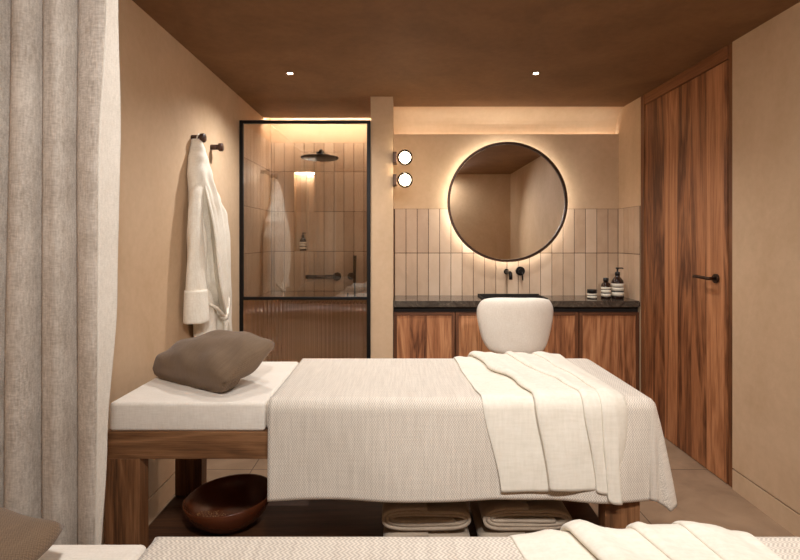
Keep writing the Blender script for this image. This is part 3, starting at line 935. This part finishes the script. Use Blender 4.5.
def blanket(dy, name_label, seed):
    bx0, bx1, by0, by1 = SPLIT + 0.016, TX1 + 0.050, TY0 + 0.002 + dy, TY1 + dy
    r = 0.030
    zt = TZ + 0.010
    Lf, Le, Lb = 0.362, 0.375, 0.372
    ix1, iy0, iy1 = bx1 - r + 0.008, by0 + r - 0.008, by1 - r + 0.008
    s0, s1 = bx0, bx1 + Le
    t0, t1 = by0 - Lf, by1 + Lb
    ns, ntt = 130, 108
    def fn(u, v):
        s, tt = lerp(s0, s1, u), lerp(t0, t1, v)
        qx, qy = min(s, ix1), min(max(tt, iy0), iy1)
        dx, dyy = s - qx, tt - qy
        ax, ay = abs(dx), abs(dyy)
        d2 = math.hypot(dx, dyy)
        if d2 < 1e-9:
            z = zt + 0.0025 * nz(s * 5, tt * 5, seed)
            z -= 0.006 * smooth(0.03, 0.0, s - s0)
            return Vector((s, tt, z)), (s, tt)
        n = Vector((dx / d2, dyy / d2, 0))
        corner = 0.0 if ax + ay == 0 else 2 * min(ax, ay) / (ax + ay)
        dm = max(ax, ay)
        d = lerp(dm, d2, 0.18)
        rr = r + 0.004
        if d < rr * PI / 2:
            an = d / rr
            h, z = rr * math.sin(an), zt - rr * (1 - math.cos(an))
        else:
            dp = d - rr * PI / 2
            side = abs(n.y)
            flare = lerp(0.20, 0.035, smooth(0.4, 1.0, side)) + 0.10 * corner
            along = s if side > 0.7 else tt
            wave = (0.013 * math.sin(along * 9 + seed) + 0.010 * nz(along * 6, seed, 2)) * smooth(0, 0.3, dp)
            if corner > 0.02:
                wave += 0.016 * math.sin(math.atan2(ay, ax) * 6.0 - 0.6) * smooth(0, 0.3, dp) * corner
            h = rr + flare * dp * (1 - 0.35 * dp / 0.4) + wave
            z = zt - rr - dp * lerp(0.995, 0.96, corner)
        return Vector((qx + n.x * h, qy + n.y * h, z)), (s, tt)
    mb = MB().grid(fn, ns, ntt)
    o = own('blanket', mb, M['blanket'], (0.2, (by0 + by1) / 2, zt), solid=0.007, offset=1.0)
    return tag(o, name_label, 'blanket', 'woven blankets on the massage tables')
blanket(0, 'woven beige blanket draped over the middle massage table', 1.0)
blanket(DY, 'woven beige blanket on the foreground massage table', 4.0)

# ---------------------------------------------------------------- throws
def throw(dy, keys, Lf_tbl, Lb, label, seed, zo=0.0, hs=1.0):
    """keys: [(l in 0..1 from back edge to front hem, [(x, h), ...])] cross profiles of a pleated cloth"""
    yb, yf = TY1 + dy + 0.010, TY0 + dy - 0.012
    zt = TZ + 0.018 + zo
    r = 0.034
    top = (yb - yf)
    na, nl = 120, 96
    profs = [(l, catmull(p, na)) for l, p in keys]
    def prof(l, i):
        if l <= profs[0][0]:
            return profs[0][1][i]
        for (l0, p0), (l1, p1) in zip(profs, profs[1:]):
            if l <= l1:
                t = smooth(l0, l1, l)
                return tuple(lerp(a, b, t) for a, b in zip(p0[i], p1[i]))
        return profs[-1][1][i]
    def path(q):
        """q metres from the back edge start of hang (negative = hanging at the back)"""
        # returns (y, z, ny, nz)
        arc = r * PI / 2
        flat = top - 2 * r
        if q < 0:
            return yb, zt - r + q, 1.0, 0.0
        if q < arc:
            a = q / r
            return yb - r + r * math.cos(a), zt - r + r * math.sin(a), math.cos(a), math.sin(a)
        q -= arc
        if q < flat:
            return yb - r - q, zt, 0.0, 1.0
        q -= flat
        if q < arc:
            a = q / r
            return yf + r - r * math.sin(a), zt - r + r * math.cos(a), -math.sin(a), math.cos(a)
        q -= arc
        return yf - 0.03 * q, zt - r - q, -1.0, 0.03
    Q1 = 2 * r * PI / 2 + top - 2 * r
    def fn(u, v):
        i = int(round(u * na))
        Lf = interp(Lf_tbl, u)
        q = lerp(-Lb, Q1 + Lf, v)
        l = v
        x, h = prof(l, i)
        h *= hs
        h += 0.006 * (nz(x * 9 + l * 3, l * 5, seed) + 0.5) + 0.005 * nz(x * 22 - l * 5, l * 6, seed + 2) * (0.4 + smooth(0.75, 0.5, l))
        x += 0.006 * nz(l * 7, u * 3, seed + 5)
        y, z, ny, nzz = path(q)
        return Vector((x, y + ny * h, z + nzz * h)), (u, q)
    mb = MB().grid(fn, na, nl)
    o = own('throw', mb, M['throw'], (0.55, (yb + yf) / 2, zt), solid=0.005)
    return tag(o, label, 'throw', 'cream throws on the massage tables')

def pleated(xl, f1, f2, f3, xr, big=1.0, base=0.0):
    """left panel, a rolled pleat at f1, another at f2, a low one at f3, right edge"""
    p = [(xl, 0.0), (xl + 0.02, 0.003), (lerp(xl, f1, 0.5), 0.004 * big), (f1 - 0.012, 0.005), (f1 + 0.045, 0.004), (f1 + 0.060, 0.008), (f1 + 0.040, 0.011),
         (f1 + 0.008, 0.011), (f1 - 0.006, 0.017 + 0.006 * big), (f1 + 0.012, 0.022 + 0.014 * big), (f1 + 0.06, 0.022 + 0.006 * big), (lerp(f1, f2, 0.6), 0.020 + 0.004 * big)]
    p += [(f2 - 0.012, 0.020), (f2 + 0.03, 0.019), (f2 + 0.042, 0.0205), (f2 + 0.028, 0.0225), (f2 + 0.004, 0.023), (f2 - 0.006, 0.026), (f2 + 0.010, 0.030 + 0.006 * big), (f2 + 0.035, 0.029)]
    p += [(f3 - 0.012, 0.027), (f3 + 0.018, 0.0265), (f3 + 0.026, 0.0275), (f3 + 0.016, 0.029), (f3 + 0.0, 0.0295), (f3 - 0.006, 0.032), (f3 + 0.008, 0.035), (f3 + 0.04, 0.032), (lerp(f3, xr, 0.65), 0.024), (xr - 0.012, 0.014), (xr, 0.004)]
    return p
throw(0, [(0.0, pleated(0.27, 0.34, 0.52, 0.66, 0.79, 1.0)), (0.10, pleated(0.27, 0.335, 0.52, 0.66, 0.80, 1.0)), (0.38, pleated(0.275, 0.40, 0.57, 0.70, 0.815, 1.2)), (0.62, pleated(0.292, 0.475, 0.645, 0.735, 0.83, 1.0)),
          (0.72, pleated(0.305, 0.505, 0.675, 0.74, 0.835, 0.5)), (1.0, pleated(0.372, 0.552, 0.720, 0.765, 0.805, 0.25))],
      [(0.0, 0.305), (0.26, 0.290), (0.36, 0.292), (0.50, 0.285), (0.62, 0.302), (0.70, 0.318), (0.80, 0.310), (0.88, 0.335), (1.0, 0.345)], 0.20,
      'cream linen throw folded across the middle massage table', 3.0, hs=0.85)
throw(DY, [(0.0, pleated(0.215, 0.31, 0.45, 0.55, 0.69, 1.4)), (0.12, pleated(0.215, 0.33, 0.46, 0.56, 0.69, 1.2)), (0.5, pleated(0.27, 0.42, 0.54, 0.61, 0.72, 1.2)), (1.0, pleated(0.36, 0.52, 0.66, 0.74, 0.82, 0.3))],
      [(0.0, 0.305), (0.5, 0.29), (1.0, 0.33)], 0.20, 'cream linen throw on the foreground massage table', 9.0, hs=0.60)

# ---------------------------------------------------------------- pillows
def pillow(loc, rot, size, label, seed):
    a_, b_, t_ = size
    def side(sg):
        def fn(u, v):
            a, b = 2 * u - 1, 2 * v - 1
            pa = math.sqrt(1 - 0.14 * b ** 4)
            q = 0.36 * smooth(-0.1, 1.0, -a)
            pb = math.sqrt(1 - 0.14 * a ** 4) * (1 - q)
            e = max(0.0, (1 - a * a) * (1 - b * b))
            th = t_ * (e ** 0.42)
            w = 0.006 * nz(a * 2.2, b * 2.2, seed + sg) * (e ** 0.3) + 0.006 * math.sin(a * 9 + b * 5) * (1 - e) * e ** 0.25 * 2
            return Vector((a * a_ * pa, b_ * (b * pb - q), sg * (th + w))), (a * a_ * 1.2, b * b_ * 1.2)
        return fn
    mb = MB().grid(side(1), 56, 44).grid(side(-1), 56, 44)
    bmesh.ops.remove_doubles(mb.bm, verts=mb.bm.verts[:], dist=0.0008)
    R = Matrix.Rotation(rot[2], 4, 'Z') @ Matrix.Rotation(rot[1], 4, 'Y') @ Matrix.Rotation(rot[0], 4, 'X')
    floor_z = loc[2]
    mb.warp(lambda c: R @ c)
    lo = min(v.co.z for v in mb.bm.verts)
    def settle(c):
        z = c.z - lo
        z = z if z > 0.045 else 0.012 + z * 0.72 if False else max(z - 0.022, 0.001 + 0.1 * z)
        return Vector((c.x + loc[0], c.y + loc[1], z + floor_z))
    mb.warp(settle)
    o = own('pillow', mb, M['pillow'], loc)
    return tag(o, label, 'pillow', 'brown pillows on the massage tables')
PILLOW_ROT = (math.radians(23), math.radians(-1), math.radians(-33))
pillow((-0.808, 2.165, TZ), PILLOW_ROT, (0.262, 0.150, 0.084), 'brown woven pillow on the middle massage table', 1.0)
pillow((-0.868, 0.80, TZ), (math.radians(5), 0, math.radians(-7)), (0.250, 0.165, 0.062), 'brown woven pillow in the lower corner, on the foreground massage table', 1.0)

# ================================================================== ON THE LOWER SHELF
bc = (-0.752, 2.20, SHZ)
bp = [(0, 0.0), (0.070, 0.0), (0.080, 0.004), (0.118, 0.022), (0.158, 0.058), (0.182, 0.098), (0.190, 0.126), (0.187, 0.131), (0.181, 0.127), (0.172, 0.098), (0.148, 0.064), (0.108, 0.032), (0.06, 0.020), (0, 0.018)]
bw = MB().lathe([(r, h) for r, h in bp], bc, 64)
bw.warp(lambda c: Vector((c.x, c.y, c.z + 0.055 * (c.x - bc[0]) * smooth(0.02, 0.13, c.z - SHZ))))
tag(own('bowl', bw, M['bowl'], bc), 'wide glazed brown bowl on the lower shelf beside the table leg', 'bowl')

def towel_mesh(x0, x1, y0, y1, z0, h, seed):
    """a folded towel: a thick strip wound into a flat roll, seen end on"""
    w = x1 - x0
    th = 0.0125
    pts = []
    turns = 2.6
    n = 150
    cx, cz = (x0 + x1) / 2, z0 + h / 2
    for k in range(n + 1):
        a = 2 * PI * turns * k / n + PI * 0.5
        shrink = (h / 2 - th * 0.55) * (1 - 0.80 * (k / n))
        hw = (w / 2 - th * 0.55) * (1 - 0.22 * (k / n))
        ca, sa = math.cos(a), math.sin(a)
        x = cx + math.copysign(abs(ca) ** 0.45, ca) * hw
        z = cz + math.copysign(abs(sa) ** 0.8, sa) * shrink + 0.002 * nz(x * 9, seed, k * 0.03)
        pts.append((x, z))
    mb = MB()
    def fn(u, v):
        i = int(round(u * n))
        x, z = pts[i]
        y = lerp(y0, y1, v) + 0.010 * nz(x * 6, z * 20, seed) + 0.006 * (i / n)
        return Vector((x, y, max(z, z0 + th * 0.5))), (u * 2, y)
    mb.grid(fn, n, 10)
    return mb, th
k = 0
for sx, (x0, x1), word in ((0, (-0.068, 0.300), 'stack nearer the bowl'), (1, (0.322, 0.690), 'stack nearer the table end')):
    z = SHZ + 0.001
    for lv, h in enumerate((0.088, 0.104, 0.090)):
        j = 0.012 * random.uniform(-1, 1)
        yo = 0.03 * lv if lv == 2 else 0.006 * lv
        mb, th = towel_mesh(x0 + j + (0.012 if lv == 2 else 0), x1 + j - (0.03 if lv == 2 else 0), 1.965 + yo, 2.33 + yo, z, h, k * 3.1)
        pos = ('lowest', 'middle', 'topmost')[lv]
        o = own('folded_towel', mb, M['towel'], ((x0 + x1) / 2, 2.15, z), solid=th)
        tag(o, f'grey beige folded towel, {pos} in the {word}', 'towel', 'folded towels on the lower shelf')
        z += h + 0.003
        k += 1

# ================================================================== CURTAIN between the tables
cu = thing('curtain', 'heathered beige floor length curtain gathered at the left wall', 'curtain', (-1.0, 1.42, 0))
CP = [(-1.186, 1.46), (-1.165, 1.42), (-1.150, 1.39), (-1.130, 1.385), (-1.112, 1.42), (-1.098, 1.44), (-1.080, 1.385), (-1.045, 1.372), (-1.015, 1.385), (-1.000, 1.42), (-0.988, 1.445),
      (-0.975, 1.385), (-0.950, 1.372), (-0.925, 1.372), (-0.912, 1.40), (-0.905, 1.435), (-0.890, 1.385), (-0.860, 1.368), (-0.832, 1.362), (-0.8175, 1.3645)]
NC = 152
cpts = catmull(CP, NC)
def sway(x, y, z, u, v):
    yy = 1.40 + (y - 1.40) * (1.15 + 0.5 * v) + 0.010 * nz(u * 4, v * 2.5, 2) * smooth(1.0, 0.8, u)
    lo = smooth(1.0, 0.0, z)
    return Vector((max(x + 0.010 * math.sin(v * 2.2 + u * 7) * smooth(0, 0.2, u) * smooth(1, 0.85, u) - 0.008 * lo * smooth(0.3, 1, u) + 0.020 * smooth(1.55, 2.0, z) * smooth(0.8, 1, u), XL + 0.012), yy, z))
def curtain(u, v):
    x, y = cpts[int(round(u * NC))]
    z = lerp(ZC - 0.016, 0.012, v)
    return sway(x, y, z, u, v), (u * 1.2, z)
obj('cloth', MB().grid(curtain, NC, 60), M['curtain'], cu, solid=0.004)
def hem(u, v):
    z = lerp(ZC - 0.016, 0.012, v)
    k = interp([(0.0, 0.12), (0.4, 0.20), (0.8, 0.48), (1.2, 0.90), (1.6, 1.0), (2.0, 0.55), (2.42, 0.5)], z)
    c = sway(-0.8175, 1.3645, z, 1.0, v)
    w = u * k
    return c + Vector((0.041 * w, 0.034 * w + 0.004 * math.sin(u * 3), 0)), (u * 0.1, z)
h = obj('hem', MB().grid(hem, 10, 60), M['hem'], cu, solid=0.004); h['label'] = 'pale turned edge of the curtain'
tag(own('curtain_track', MB().box(XL + 0.002, -0.70, 1.395, 1.425, ZC - 0.016, ZC - 0.0005), M['bronze'], (-0.95, 1.41, ZC - 0.01)), 'short bronze ceiling track that the beige curtain hangs from', 'curtain track')

# ================================================================== DOWNLIGHTS
for x, y, pw, cone, aim, lab in DOWNLIGHTS:
    d = thing('downlight', lab, 'ceiling light', (x, y, ZC), 'recessed ceiling downlights')
    obj('trim_ring', MB().lathe([(0.018, -0.0005), (0.025, -0.0005), (0.025, -0.003), (0.018, -0.005), (0.018, -0.0005)], (x, y, ZC), 32), M['bronze'], d)
    obj('lens', MB().lathe([(0, -0.001), (0.0175, -0.001), (0.0175, -0.004), (0, -0.005)], (x, y, ZC), 24), M['lamp_disc'], d)
    ld = bpy.data.lights.new('downlight_beam', 'SPOT')
    ld.energy = SPOT_W * pw
    ld.color = WARM
    ld.spot_size = math.radians(cone)
    ld.spot_blend = 1.0
    ld.shadow_soft_size = 0.03 if y > 1 else 0.07
    lo = bpy.data.objects.new('downlight_beam', ld)
    COL.objects.link(lo)
    lo.parent = d
    lo.location = (0, 0, -0.012 - ld.shadow_soft_size)
    lo.rotation_euler = (math.radians(aim[1]), math.radians(-aim[0]), 0)
